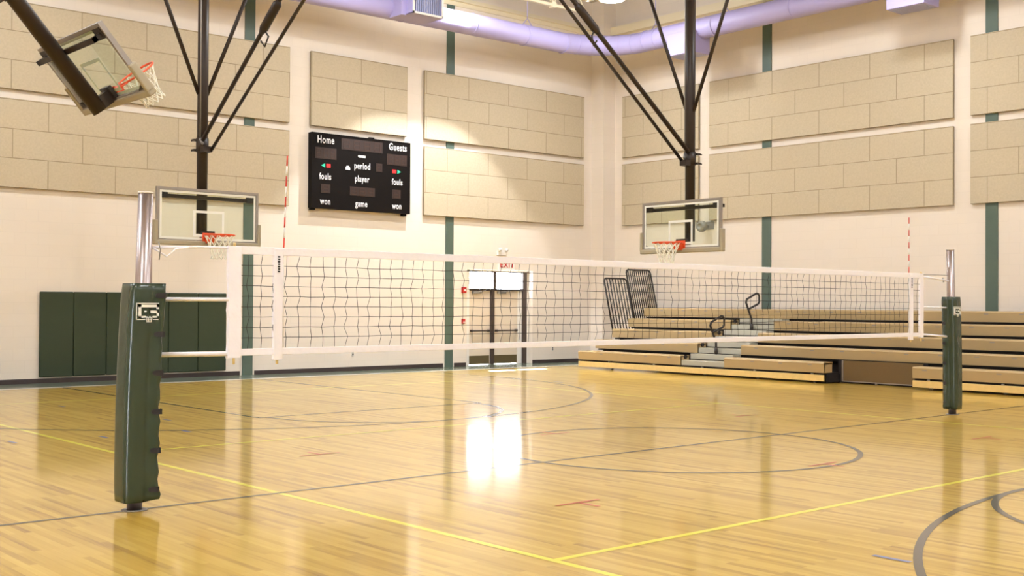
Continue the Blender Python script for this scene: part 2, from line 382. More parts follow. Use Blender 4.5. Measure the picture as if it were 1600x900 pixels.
obj('round_head', bm, 'grey_metal', fx, (-.22, 0, 0), (0, -PI/2, 0))
obj('bracket', B(-.24, -.03, -.03, 0, .03, .03), 'grey_metal', fx); obj('mounting_plate', B(-.02, -.2, -.08, 0, .1, .14), 'grey_metal', fx, bevel=.01)

# ------------------------------------------------------------------ acoustic wall panels
def wall_panel(wall, a0, a1, z0, z1, joint, label):
    """a runs along the wall left to right as seen from the court; joint: a of one vertical joint in the bottom row"""
    o = joint-.72
    while o > a0: o -= 1.44
    bm = mb(); box(bm, a0-o, -.09, 0, a1-o, -.022, z1-z0)
    bm.faces.ensure_lookup_table()
    bmesh.ops.recalc_face_normals(bm, faces=bm.faces[:]); bm.normal_update()
    for f in bm.faces: f.material_index = 0 if f.normal.y < -.5 else 1
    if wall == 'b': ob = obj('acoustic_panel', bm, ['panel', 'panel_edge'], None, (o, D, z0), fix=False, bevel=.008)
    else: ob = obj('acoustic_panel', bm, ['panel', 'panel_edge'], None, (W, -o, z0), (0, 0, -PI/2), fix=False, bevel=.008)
    return tag(ob, label, 'wall panel', 'acoustic wall panels')
Z1, Z2, Z3, Z4 = 4.03, 5.85, 6.04, 7.86
wall_panel('b', -9.5, 3.73, Z3, Z4, 1.56, 'long beige acoustic panel behind the raised goal, upper of two on back wall')
wall_panel('b', -9.5, 3.73, Z1, Z2, .88, 'long beige acoustic panel behind the left goal, lower of two on back wall')
wall_panel('b', 4.32, 7.22, Z3, Z4, 5.78, 'short beige acoustic panel directly above the scoreboard')
wall_panel('b', 7.79, 13.71, Z3, Z4, 9.28, 'upper beige acoustic panel between scoreboard and room corner')
wall_panel('b', 7.79, 13.71, Z1, Z2, 8.55, 'lower beige acoustic panel between scoreboard and room corner')
wall_panel('r', -14.56, -11.66, Z3, Z4, -13.0, 'narrow upper acoustic panel next to the corner on right wall')
wall_panel('r', -14.56, -11.66, Z1, Z2, -13.0, 'narrow lower acoustic panel next to the corner, behind the right backboard')
wall_panel('r', -11.28, -4.16, Z3, Z4, -9.19, 'long upper acoustic panel in the middle of the right wall')
wall_panel('r', -11.28, -4.16, Z1, Z2, -9.19, 'long lower acoustic panel above the bleachers on right wall')
wall_panel('r', -3.74, 6.0, Z3, Z4, -1.9, 'upper acoustic panel cut by the right edge of the picture')
wall_panel('r', -3.74, 6.0, Z1, Z2, -1.9, 'lower acoustic panel cut by the right edge of the picture')

# ------------------------------------------------------------------ green wall pads behind the left post
px = [-2.13+i*.7083 for i in range(7)]
places = ('leftmost of the row', 'second from the left end', 'third from the left end', 'third from the right end', 'second from the right end', 'rightmost of the row')
for i in range(6):
    bm = mb(); box(bm, px[i]+.004, D-.07, .13, px[i+1]-.004, D-.012, 1.91)
    tag(obj('wall_pad', bm, 'pad_wall', bevel=.018), 'dark green wall pad under the left goal, '+places[i], 'wall pad', 'green pads on the back wall')

# ------------------------------------------------------------------ scoreboard
sb = empty('scoreboard', 'black basketball scoreboard with white lettering on the back wall', 'scoreboard', (5.76, D, 4.94))
sx0, sx1, sz0, sz1 = 4.30-5.76, 7.27-5.76, 4.02-4.94, 5.87-4.94
bm = mb(); box(bm, sx0, -.16, sz0, sx1, 0, sz1); obj('cabinet', bm, 'score', sb, bevel=.01)
bm = mb(); box(bm, sx0, -.175, sz0, sx0+.05, -.15, sz1); box(bm, sx1-.03, -.17, sz0, sx1, -.15, sz1); box(bm, sx0, -.17, sz1-.03, sx1, -.15, sz1); box(bm, sx0, -.17, sz0, sx1, -.15, sz0+.03)
for xx in (sx0+.02, sx1-.2): box(bm, xx, -.12, sz0-.05, xx+.12, -.02, sz0)
box(bm, .28, -.10, sz1, .42, -.02, sz1+.04)
obj('trim_frame', bm, 'score', sb)
def seg_panel(x0, z0, x1, z1, nd, name='digit_panel'):
    bm = mb(); x0 -= 5.76; x1 -= 5.76; z0 -= 4.94; z1 -= 4.94; z0, z1 = sorted((z0, z1))
    box(bm, x0, -.168, z0, x1, -.158, z1); p = obj(name, bm, 'digit', sb)
    cw = (x1-x0)/nd; h = z1-z0
    for k in range(nd):
        bm = mb(); cx = x0+cw*(k+.5); hw = cw*.28; zc = (z0+z1)/2; hh = h*.36; t = min(.028, cw*.12)
        for zz in (-hh, 0, hh): box(bm, cx-hw, -.171, zc+zz-t/2, cx+hw, -.168, zc+zz+t/2)
        for xx in (-hw, hw): box(bm, cx+xx-t/2, -.171, zc-hh, cx+xx+t/2, -.168, zc+hh)
        obj('digit_segments', bm, 'digit2', p)
seg_panel(4.40, 5.513, 5.01, 5.236, 3); seg_panel(5.153, 5.795, 6.389, 5.517, 4); seg_panel(6.53, 5.529, 7.158, 5.252, 3)
seg_panel(6.194, 5.255, 6.386, 5.043, 1); seg_panel(4.572, 4.619, 4.838, 4.401, 1); seg_panel(5.409, 4.615, 6.163, 4.391, 3); seg_panel(6.696, 4.623, 6.969, 4.393, 1)
for s, x, z, sz in (('Home', 4.70, 5.70, .235), ('Guests', 6.87, 5.71, .235), ('period', 5.775, 5.14, .215), ('player', 5.77, 4.817, .205),
                    ('fouls', 4.69, 4.80, .205), ('fouls', 6.856, 4.815, .205), ('won', 4.696, 4.19, .205), ('won', 6.85, 4.198, .205), ('game', 5.756, 4.19, .205)):
    lettering('lettering', s, sz*1.08, 'letter', sb, (x-5.76, -.166, z-4.94), .70, .0042)
bm = mb(); prism(bm, [(-.11, .03), (.11, .025), (.11, -.025), (-.09, -.03), (-.115, 0)], -.172, -.160, lambda a, b, h: (a, h, b)); obj('maker_plate', bm, 'white_mark', sb, (0, 0, .445))
bm = mb(); prism(bm, [(-.06, -.05), (.07, -.05), (.07, .0), (.03, .05), (-.03, .05), (-.06, .0)], -.172, -.160, lambda a, b, h: (a, h, b)); obj('bonus_mark', bm, 'letter', sb, (-.42, 0, .13))
for s, xr, xg, z in ((-1, 4.78, 4.63, 5.075), (1, 6.761, 6.91, 5.09)):
    obj('red_indicator', B(xr-5.76-.06, -.170, z-4.94-.045, xr-5.76+.06, -.158, z-4.94+.045), 'led_red', sb)
    bm = mb(); prism(bm, [(-s*.05, .05), (s*.06, 0), (-s*.05, -.05)], -.170, -.158, lambda a, b, h: (a, h, b)); obj('green_arrow', bm, 'led_green', sb, (xg-5.76, 0, z-4.94))

# ------------------------------------------------------------------ air duct round the walls
def duct_path():
    p = [(-14.4, 13.93, 8.85), (-8, 13.93, 8.85), (0, 13.93, 8.85), (6, 13.93, 8.87), (11.5, 13.93, 8.9)]
    r = 1.6
    for k in range(1, 12):
        a = PI/2-k*(PI/2)/12; p.append((13.1-r+r*math.cos(a), 13.93-r+r*math.sin(a), 8.92))
    p += [(13.1, 12.33, 8.93), (13.1, 9, 8.96), (13.1, 4, 9.0), (13.1, -2, 9.0), (13.1, -14, 9.0)]
    return p
du = empty('air_duct', 'round lavender air duct running along back and right walls under the roof', 'duct', (13.1, 13.93, 8.9))
off = Vector((13.1, 13.93, 8.9))
P = [Vector(p)-off for p in duct_path()]
bm = mb(); tube(bm, P, .275, 40); obj('duct_pipe', bm, 'duct', du)
# seams
def ring(bm, c, ax, R, w, n=40):
    bm = mb(); c = Vector(c); t = Vector(ax).normalized(); tube(bm, [c-t*w/2, c+t*w/2], R, n); obj('duct_seam', bm, 'duct', du)
for x in (-6, -3, 0, 3, 6.0, 8.2, 10.0, 11.45): ring(None, Vector((x, 13.93, 8.87 if x < 8 else 8.89))-off, (1, 0, 0), .284, .03)
for k in (2, 4, 6, 8, 10):
    a = PI/2-k*(PI/2)/12; ring(None, Vector((11.5+1.6*math.cos(a), 12.33+1.6*math.sin(a), 8.92))-off, (math.sin(a), -math.cos(a), 0), .281, .02)
for y in (12.3, 11.9, 9.9, 7.5, 5, 2, -1): ring(None, Vector((13.1, y, 8.94 if y > 9 else 8.98))-off, (0, 1, 0), .284, .03)
# side-blowing grille box on the back run, drop boxes on the right run
def add_diffuser(kind, x, y, z):
    d = obj('grille_box', *(lambda b: (b, 'duct'))(mb_box(kind, x, y, z)), du, bevel=.01)
    return d
def mb_box(kind, x, y, z):
    bm = mb(); x -= off.x; y -= off.y; z -= off.z
    if kind == 'side':
        t = .03; x0, x1, y0, y1, z0, z1 = x-.50, x+.42, y-.85, y-.1, z-.26, z+.34
        box(bm, x0, y0, z0, x1, y1, z0+t); box(bm, x0, y0, z1-t, x1, y1, z1); box(bm, x0, y0, z0, x0+t, y1, z1); box(bm, x1-t, y0, z0, x1, y1, z1)
        box(bm, x0-.14, y0+.25, z0-.02, x0+.0, y1, z1)
    else:
        box(bm, x-.35, y-.46, z-.66, x+.30, y+.46, z-.08)
        prism(bm, [(.46, -.05), (.72, -.05), (.62, -.13), (.52, -.24), (.46, -.40)], -.28, .28, lambda a, b, h: (x+h, y+a, z+b))
    return bm
g1 = add_diffuser('side', 6.20, 13.93, 8.87)
bm = mb(); x, y, z = 6.20-off.x, 13.93-off.y, 8.87-off.z
for k in range(13): box(bm, x-.42+k*.065, y-.80, z-.22, x-.405+k*.065, y-.72, z+.30)
obj('grille_vanes', bm, 'duct_in', g1)
bm = mb()
for a in ((x-.50, z-.26, x+.42, z-.21), (x-.50, z+.29, x+.42, z+.34), (x-.50, z-.26, x-.45, z+.34), (x+.37, z-.26, x+.42, z+.34)): box(bm, a[0], y-.87, a[1], a[2], y-.85, a[3])
obj('grille_frame', bm, 'white_pl', g1)
for (yy, zz) in ((10.82, 8.95), (4.35, 9.0)): 
    g = add_diffuser('drop', 13.1, yy, zz)
    bm = mb()
    for k in range(8): box(bm, 13.1-.30+k*.075-off.x, yy-.40-off.y, zz-.672-off.z, 13.1-.28+k*.075-off.x, yy+.40-off.y, zz-.66-off.z)
    obj('grille_vanes', bm, 'duct_in', g)
for (hx, hy) in ((2.0, 13.93), (10.14, 13.93), (13.1, 12.0), (13.1, 9.6), (13.1, 6.0)):
    bm = mb(); c = Vector((hx, hy, 8.93))-off; e = Vector((.2, 0, 0)) if hy > 13 else Vector((0, .2, 0))
    tube(bm, [c+e+Vector((0, 0, .2)), c+Vector((0, 0, .43)), c-e+Vector((0, 0, .2))], .014, 6); tube(bm, [c+Vector((0, 0, .43)), c+Vector((0, 0, 1.83))], .012, 6)
    obj('hanger', bm, 'duct', du)

# ------------------------------------------------------------------ open-web roof joists
def joist(y):
    bm = mb(); z0, z1 = 9.62, 10.70
    box(bm, -W, -.05, z1-.06, W, .05, z1); box(bm, -W+.6, -.045, z0, W-2.9, .045, z0+.07)
    n = 21; dx = (2*W-3.5)/n; x = -W+.6
    for k in range(n):
        tube(bm, [(x, 0, z0+.04), (x+dx/2, 0, z1-.03)], .022, 6); tube(bm, [(x+dx/2, 0, z1-.03), (x+dx, 0, z0+.04)], .022, 6); 
        box(bm, x-.07, -.07, z0-.03, x+.07, .07, z0+.12); tube(bm, [(x, 0, z0), (x, 0, z1)], .018, 6); x += dx
    return bm
j0 = obj('roof_joist', joist(0), 'steel_cream', None, (0, 13.30, 0))
tag(j0, 'cream open-web steel roof joist nearest to the back wall, above the duct', 'roof joist', 'roof joists')
for k in range(1, 11):
    j = j0.copy(); COL.objects.link(j); j.location.y = 13.30-2.5*k
    j['label'] = 'cream open-web steel roof joist farther from the back wall'

# ------------------------------------------------------------------ high-bay lamps
lamp_light = bpy.data.lights.new('high_bay_light', 'AREA'); lamp_light.shape = 'DISK'; lamp_light.size = .6; lamp_light.energy = LAMP_POWER; lamp_light.color = LAMP_COL
glow_light = bpy.data.lights.new('high_bay_glow', 'POINT'); glow_light.shadow_soft_size = .25; glow_light.energy = GLOW_POWER; glow_light.color = LAMP_COL
def high_bay():
    t = empty('high_bay_lamp', 'high-bay lamp', 'ceiling lamp', (0, 0, 0), group='high-bay ceiling lamps')
    bm = mb(); lathe(bm, [(.32, 0), (.30, .12), (.22, .28), (.10, .36), (.10, .36)], 32); lathe(bm, [(.305, .0), (.285, .12), (.2, .27), (0, .30)], 32); obj('reflector', bm, 'reflector', t, fix=False)
    bm = mb(); lathe(bm, [(0, -.02), (.2, -.012), (.31, .01), (.315, .02), (0, .025)], 32); obj('lens', bm, 'lamp', t)
    bm = mb(); lathe(bm, [(.10, .34), (.12, .36), (.12, .60), (.06, .64), (0, .64)], 20); obj('ballast_housing', bm, 'grey_metal', t)
    bm = mb(); tube(bm, [(0, 0, .62), (0, 0, 1.3)], .015, 8); obj('suspension_rod', bm, 'grey_metal', t)
    l = bpy.data.objects.new('high_bay_light', lamp_light); COL.objects.link(l); l.parent = t; l.location = (0, 0, -.03)
    l = bpy.data.objects.new('high_bay_glow', glow_light); COL.objects.link(l); l.parent = t; l.location = (0, 0, -.30)
    return t
strong = {}
for d in (lamp_light, glow_light):
    q = d.copy(); q.energy = d.energy*1.4; strong[d.type] = q
hb = high_bay(); first = True
for yy in (11.2, 3.8, -3.8, -11.2):
    for xx in (10.55, 3.6, -3.6, -10.5):
        t = hb if first else copy_tree(hb); first = False
        t.location = (xx, yy, 9.40)
        if xx > 10:
            for c in t.children:
                if c.type == 'LIGHT': c.data = strong[c.data.type]
        t['label'] = 'glowing high-bay lamp at top of picture between the two braces of the right goal' if (xx > 10 and yy > 11) else 'high-bay ceiling lamp hanging above the court, over the top of the picture'
# the lamp hanging close to the back wall, right of the scoreboard
t = copy_tree(hb); t.location = (7.5, 13.05, 9.72); t['label'] = 'high-bay lamp hung beside the duct, lighting the wall right of scoreboard'
for c in t.children:
    if c.type == 'LIGHT' and c.data.type == 'AREA':
        sd = bpy.data.lights.new('wall_spot', 'SPOT'); sd.energy = 3600; sd.spot_size = math.radians(86); sd.spot_blend = .2; sd.shadow_soft_size = .10; sd.color = (.96, .97, 1)
        c.data = sd; c.rotation_euler = (0, 0, 0); c.name = 'wall_spot'

# ------------------------------------------------------------------ basketball goals
def goal(name, label, loc, rot, L, braces, group='ceiling-hung basketball goals'):
    """origin at the top of the mast; hangs down -z; the board faces -y; L = distance from origin to board bottom"""
    g = empty(name, label, 'basketball goal', loc, rot, group)
    hw, hh = 1.093, 1.064; yb = -.30; zb = -L; zt = zb+hh
    obj('glass_pane', B(-hw+.04, yb-.008, zb+.04, hw-.04, yb+.004, zt-.04), 'glass', g)
    bm = mb(); t = .055
    for a in ((-hw, zb, hw, zb+t), (-hw, zt-t, hw, zt), (-hw, zb+t, -hw+t, zt-t), (hw-t, zb+t, hw, zt-t)): box(bm, a[0], yb-.02, a[1], a[2], yb+.05, a[3])
    obj('board_frame', bm, 'frame', g)
    bm = mb(); w = .042; e = .06
    for a in ((-hw+e, zb+e, hw-e, zb+e+w), (-hw+e, zt-e-w, hw-e, zt-e), (-hw+e, zb+e+w, -hw+e+w, zt-e-w), (hw-e-w, zb+e+w, hw-e, zt-e-w)): box(bm, a[0], yb-.0105, a[1], a[2], yb-.0085, a[3])
    obj('white_border', bm, 'white_mark', g)
    bm = mb(); tw, th = .335, .52; z0 = zb+.12; w = .05
    for a in ((-tw, z0, tw, z0+w), (-tw, z0+th-w, tw, z0+th), (-tw, z0+w, -tw+w, z0+th-w), (tw-w, z0+w, tw, z0+th-w)): box(bm, a[0], yb-.0105, a[1], a[2], yb-.0085, a[3])
    obj('target_square', bm, 'white_mark', g)
    bm = mb()
    box(bm, -hw-.05, yb-.05, zb-.06, hw+.05, yb+.075, zb+.035)
    for s in (-1, 1): box(bm, s*(hw-.02), yb-.05, zb+.0, s*(hw+.055), yb+.075, zb+.42)
    obj('edge_padding', bm, 'pad_grey', g, bevel=.02)
    # rim and net
    zr = zb+.14; R = .29; yc = yb-.02-.15-R
    bm = mb(); tube(bm, [(R*math.cos(2*PI*k/40), yc+R*math.sin(2*PI*k/40), zr) for k in range(40)], .016, 8, closed=True)
    box(bm, -.14, yb-.035, zr-.16, .14, yb-.015, zr+.06); 
    prism(bm, [(yb-.03, zr+.015), (yb-.03, zr-.15), (yb-.12, zr-.13), (yc+R+.01, zr-.02), (yc+R+.01, zr+.015)], -.09, .09, lambda a, b, h: (h, a, b))
    for s in (-1, 1): tube(bm, [(s*.10, yb-.03, zr), (s*.16, yc+R*.85, zr-.01)], .012, 6)
    rm = obj('rim', bm, 'orange', g)
    bm = mb(); n = 12; rows = [(R, 0), (.24, -.10), (.20, -.20), (.165, -.30), (.15, -.40), (.165, -.47)]
    pt = lambda r, k, z: (r*math.cos(2*PI*k/n), yc+r*math.sin(2*PI*k/n), zr+z)
    for i in range(len(rows)-1):
        o0 = .5*(i % 2); o1 = .5*((i+1) % 2)
        for k in range(n):
            for dk in (-.5, .5): tube(bm, [pt(rows[i][0], k+o0, rows[i][1]), pt(rows[i+1][0], k+o0+dk, rows[i+1][1])], .0085, 5, caps=False)
    obj('rim_net', bm, 'cord_white', rm)
    # mast, crossbar and mounting steel
    bm = mb(); tube(bm, [(0, 0, 0), (0, 0, zb+(.20 if braces else .02))], .108, 20); obj('mast', bm, 'dark_metal', g)
    bm = mb(); tube(bm, [(-.0-.085, -.075, -.2), (-.085, -.075, zb+2.1)], .014, 6); tube(bm, [(-.085, -.075, zb+2.1), (-.05, -.13, zb+1.98)], .03, 8); obj('winch_cable', bm, 'grey_metal', g)
    bm = mb(); box(bm, -hw+.08, -.16, zt-.19, hw-.08, -.09, zt-.12)
    for s in (-1, 1):
        box(bm, s*(hw-.22), yb+.04, zt-.19, s*(hw-.08), -.09, zt-.12); box(bm, s*(hw-.24), yb+.02, zt-.21, s*(hw-.04), yb+.07, zt-.05)
        prism(bm, [(s*(hw-.05), zb+.05), (s*(hw-.22), zb+.05), (s*(hw-.05), zb+.14)], yb+.01, yb+.05, lambda a, b, h: (a, h, b))
        prism(bm, [(s*(hw-.05), zt-.05), (s*(hw-.22), zt-.05), (s*(hw-.05), zt-.14)], yb+.01, yb+.05, lambda a, b, h: (a, h, b))
    box(bm, -.07, yb+.02, zb+.02, .07, -.05, zb+.20)
    box(bm, -.14, yb+.005, zb+.0, .14, yb+.06, zb+.24)
    obj('mounting_bracket', bm, 'dark_metal', g)
    # side braces in a V
    zj = zb+3.0
    for s in (-1, 1):
        bm = mb(); h = -zj-.0; tube(bm, [(s*.09, 0, zj), (s*(.09+.405*h), 0, 0)], .04, 10); obj('side_brace', bm, 'dark_metal', g)
    # clamp collar where the folding braces meet the mast
    zc = zb+1.98
    bm = mb(); tube(bm, [(0, 0, zc-.14), (0, 0, zc+.14)], .125, 18)
    for s in (-.1, .1): box(bm, -.16, .04, zc+s-.02, .16, .16, zc+s+.02); tube(bm, [(-.12, .13, zc+s), (-.12, .24, zc+s)], .016, 6); tube(bm, [(.12, .13, zc+s), (.12, .24, zc+s)], .016, 6)
    box(bm, -.09, -.24, zc-.16, .09, -.08, zc-.04)
    obj('collar', bm, 'dark_metal', g)
    for (p0, p1, r, hinge) in braces:
        p0 = Vector(p0)+Vector((0, 0, zb)); p1 = Vector(p1)+Vector((0, 0, zb)); d = (p1-p0)
        bm = mb(); tube(bm, [p0, p1], r, 10)
        if hinge:
            h0, h1 = p0+d*(hinge-.045), p0+d*(hinge+.03); tube(bm, [h0-d*.015, h0, h1, h1+d*.01], [.045, .085, .085, .045], 10)
            q = h0+Vector((0, 0, -.10)); tube(bm, [h0, h0+Vector((.03, -.12, -.16)), h0+Vector((.0, -.04, -.34)), h0+Vector((-.02, .07, -.22))], .018, 6)
        obj('folding_brace', bm, 'dark_metal', g)
    return g
TOP = 9.85
# heights below are measured above the board's bottom edge
goal('basketball_goal', 'glass-backboard goal facing the camera, hanging left behind the near post', (.02, 12.44, TOP), (0, 0, 0), TOP-2.88,
     [((-.05, -.10, 2.06), (-.02, -6.5, 6.95), .042, .42), ((.08, -.22, 1.86), (.10, -7.7, 6.95), .033, 0)])
goal('basketball_goal', 'glass-backboard goal facing left, hanging in front of the right wall', (8.76, 7.12, TOP), (0, 0, -PI/2), TOP-2.88,
     [((.05, -.12, 2.12), (.02, -6.39, 6.95), .050, .50), ((-.06, -.14, 1.88), (-.06, -6.6, 6.95), .036, 0)])
# third goal folded up towards the roof: pivot, then tilt
th = math.atan2(.65, .76); Ldir = Vector((math.sin(th), 0, -math.cos(th))); nrm = Vector((math.cos(th), 0, math.sin(th)))
bot = Vector((-4.17, 6.62, 4.53)); Lr = 7.2; piv = bot-nrm*.30-Ldir*Lr
g3 = goal('basketball_goal', 'goal folded up and tilted, seen from behind at the upper left', (0, 0, 0), (0, 0, 0), Lr, [])
g3.matrix_world = Matrix.Translation(piv) @ Matrix.Rotation(-th, 4, 'Y') @ Matrix.Rotation(PI/2, 4, 'Z')

# ------------------------------------------------------------------ telescopic bleachers
X1, DX, YE, YN = 11.25, .65, 13.05, -2.0
YA0, YA1 = 8.15, 9.50        # aisle
bl = empty('bleachers', 'tan telescopic bleachers with five rows along the right wall', 'bleachers', (X1, YE, 0))
BO = Vector((X1, YE, 0))
def bseat(i, y0, y1):
    x = X1+i*DX-BO.x; zt = .465+i*.285; bm = mb()
    poly = [(x, zt-.235), (x-.01, zt-.03), (x+.02, zt), (x+.34, zt), (x+.34, zt-.05), (x+.06, zt-.05), (x+.04, zt-.235)]
    prism(bm, poly, y0-BO.y, y1-BO.y, lambda a, b, h: (a, h, b))
    # end cap
    for yy, s in ((y0, 1), (y1, -1)):
        yl = yy-BO.y; box(bm, x+.02, yl, zt-.235, x+.33, yl+s*.03, zt-.02)
    o = obj('bench_seat', bm, 'tan', bl)
    k = y0+.35
    while k < y1-.1:
        obj('seat_badge', B(x-.012, k-BO.y-.05, zt-.075, x-.004, k-BO.y+.05, zt-.055), 'frame', o); k += .78
for i in range(5):
    if i == 0: secs = ((5.42, YA0), (YA1, YE), (YN, 3.30))
    elif i == 4: secs = ((YN, YE),)
    else: secs = ((YN, YA0), (YA1, YE))
    for a, b in secs: bseat(i, a, b)
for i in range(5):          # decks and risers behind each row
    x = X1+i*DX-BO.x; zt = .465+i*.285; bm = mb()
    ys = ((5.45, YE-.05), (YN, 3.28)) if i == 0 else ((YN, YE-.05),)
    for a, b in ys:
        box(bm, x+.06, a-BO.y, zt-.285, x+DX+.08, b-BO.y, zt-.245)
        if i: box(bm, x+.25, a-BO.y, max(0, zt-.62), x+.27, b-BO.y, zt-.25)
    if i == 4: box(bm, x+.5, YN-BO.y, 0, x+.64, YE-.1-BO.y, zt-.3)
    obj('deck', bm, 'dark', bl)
# front pine skirt boards
for a, b in ((5.42, YE), (YN, 3.30)):
    bm = mb(); box(bm, .0, a-BO.y, .045, .035, b-BO.y, .185); obj('skirt_board', bm, 'kick', bl, bevel=.005)
    bm = mb(); y = a+.3
    while y < b:
        box(bm, -.006, y-BO.y-.025, .19, .03, y-BO.y+.025, .215); tube(bm, [(.10, y-BO.y, .04), (.14, y-BO.y, .04)], .04, 12); y += 1.55
    obj('roller', bm, 'frame', bl)
# end panels closing the near-gap, and the brown filler panel
bm = mb(); box(bm, .5, 3.35-BO.y, .05, .53, 5.25-BO.y, .50); obj('filler_panel', bm, 'tan_panel', bl)
bm = mb(); box(bm, .48, 3.35-BO.y, .035, .53, 5.27-BO.y, .055); box(bm, .48, 5.245-BO.y, .05, .53, 5.275-BO.y, .50); box(bm, .49, 4.42-BO.y, .0, .52, 4.46-BO.y, .05); obj('panel_trim', bm, 'frame', bl)
bm = mb(); box(bm, .1, 5.40-BO.y, .02, .6, 5.42-BO.y, .2); box(bm, .62, 3.3-BO.y, 0, .66, 5.45-BO.y, .5); obj('recess_shade', bm, 'dark', bl)  # near-black sheets put the shade of the gap into colour
# grey aisle steps
for i in range(4):
    x = X1+i*DX-BO.x; zt = .465+i*.285; bm = mb(); a, b = YA0+.02-BO.y, YA1-.02-BO.y
    box(bm, x+.02, a, zt-.235, x+.36, b, zt-.115); box(bm, x+.36, a, zt-.13, x+DX+.02, b, zt+.035)
    st = obj('aisle_step', bm, 'step', bl, bevel=.006)
    bm = mb(); box(bm, x+.01, a, zt-.255, x+.05, b, zt-.235); box(bm, x+.345, a, zt-.10, x+.358, b, zt-.085); obj('step_edge', bm, 'dark', st)
    bm = mb(); tube(bm, [(x+.18, YA1-.03-BO.y, zt-.04), (x+.18, YA1+.02-BO.y, zt-.04)], .05, 12); obj('seat_hinge', bm, 'dark', st)
# P-shaped aisle handrails
def p_rail(x, y, z, label):
    bm = mb()
    # post leans forward, then a diamond loop that returns to the post
    pts = [(0, 0, 0), (-.0, 0, .28), (-.16, .02, .62), (-.20, .02, .70), (-.17, .02, .78), (.13, -.05, .93), (.19, -.06, .92), (.22, -.07, .86), (.22, -.07, .72), (.18, -.06, .66), (-.12, .01, .53)]
    # smooth corners
    Pp = [Vector(p) for p in pts]; S = [Pp[0]]
    for i in range(1, len(Pp)-1):
        S += [Pp[i]*.75+Pp[i-1]*.25, Pp[i], Pp[i]*.75+Pp[i+1]*.25]
    S.append(Pp[-1]); tube(bm, S, .026, 10)
    t = empty('aisle_handrail', label, 'handrail', (x, y, z), group='bleacher aisle handrails')
    obj('rail_tube', bm, 'rail', t); bm = mb(); tube(bm, [(0, 0, 0), (0, 0, .16)], .042, 12); obj('rail_socket', bm, 'rail', t)
    return t
p_rail(X1+3*DX-.045, 8.80, 1.072, 'black looped handrail in the bleacher aisle, upper and right of two')
p_rail(X1+1*DX-.045, 8.88, .502, 'black looped handrail in the bleacher aisle, lower and left of two')
# end guard rails
def guard(x0, x1, z0, z1, y, n, label, lean=.40):
    t = empty('guard_rail', label, 'guard rail', (x0, y, z0), group='bleacher end guard rails')
    w = x1-x0; h = z1-z0; q = lambda a, b: (a, lean*b/h*.9, b)
    r = .09; pts = [q(0, 0), q(0, h-r), q(r*.3, h-r*.3), q(r, h), q(w-r, h), q(w-r*.3, h-r*.3), q(w, h-r), q(w, 0), q(w*.5, 0)]
    bm = mb(); tube(bm, pts, .024, 8); tube(bm, [q(0, 0), q(w*.5, 0)], .024, 8); obj('rail_frame', bm, 'rail', t)
    for k in range(1, n):
        bm = mb(); tube(bm, [q(w*k/n, 0), q(w*k/n, h-.01)], .017, 6); obj('baluster', bm, 'rail', t)
    return t
GY = 13.12
guard(12.65, 13.56, .98, 2.43, GY, 8, 'black barred guard rail at the bleacher end, lower left of the two')
guard(13.52, 14.53, 1.27, 2.69, GY-.02, 12, 'black barred guard rail at the bleacher end, taller and nearer the wall')

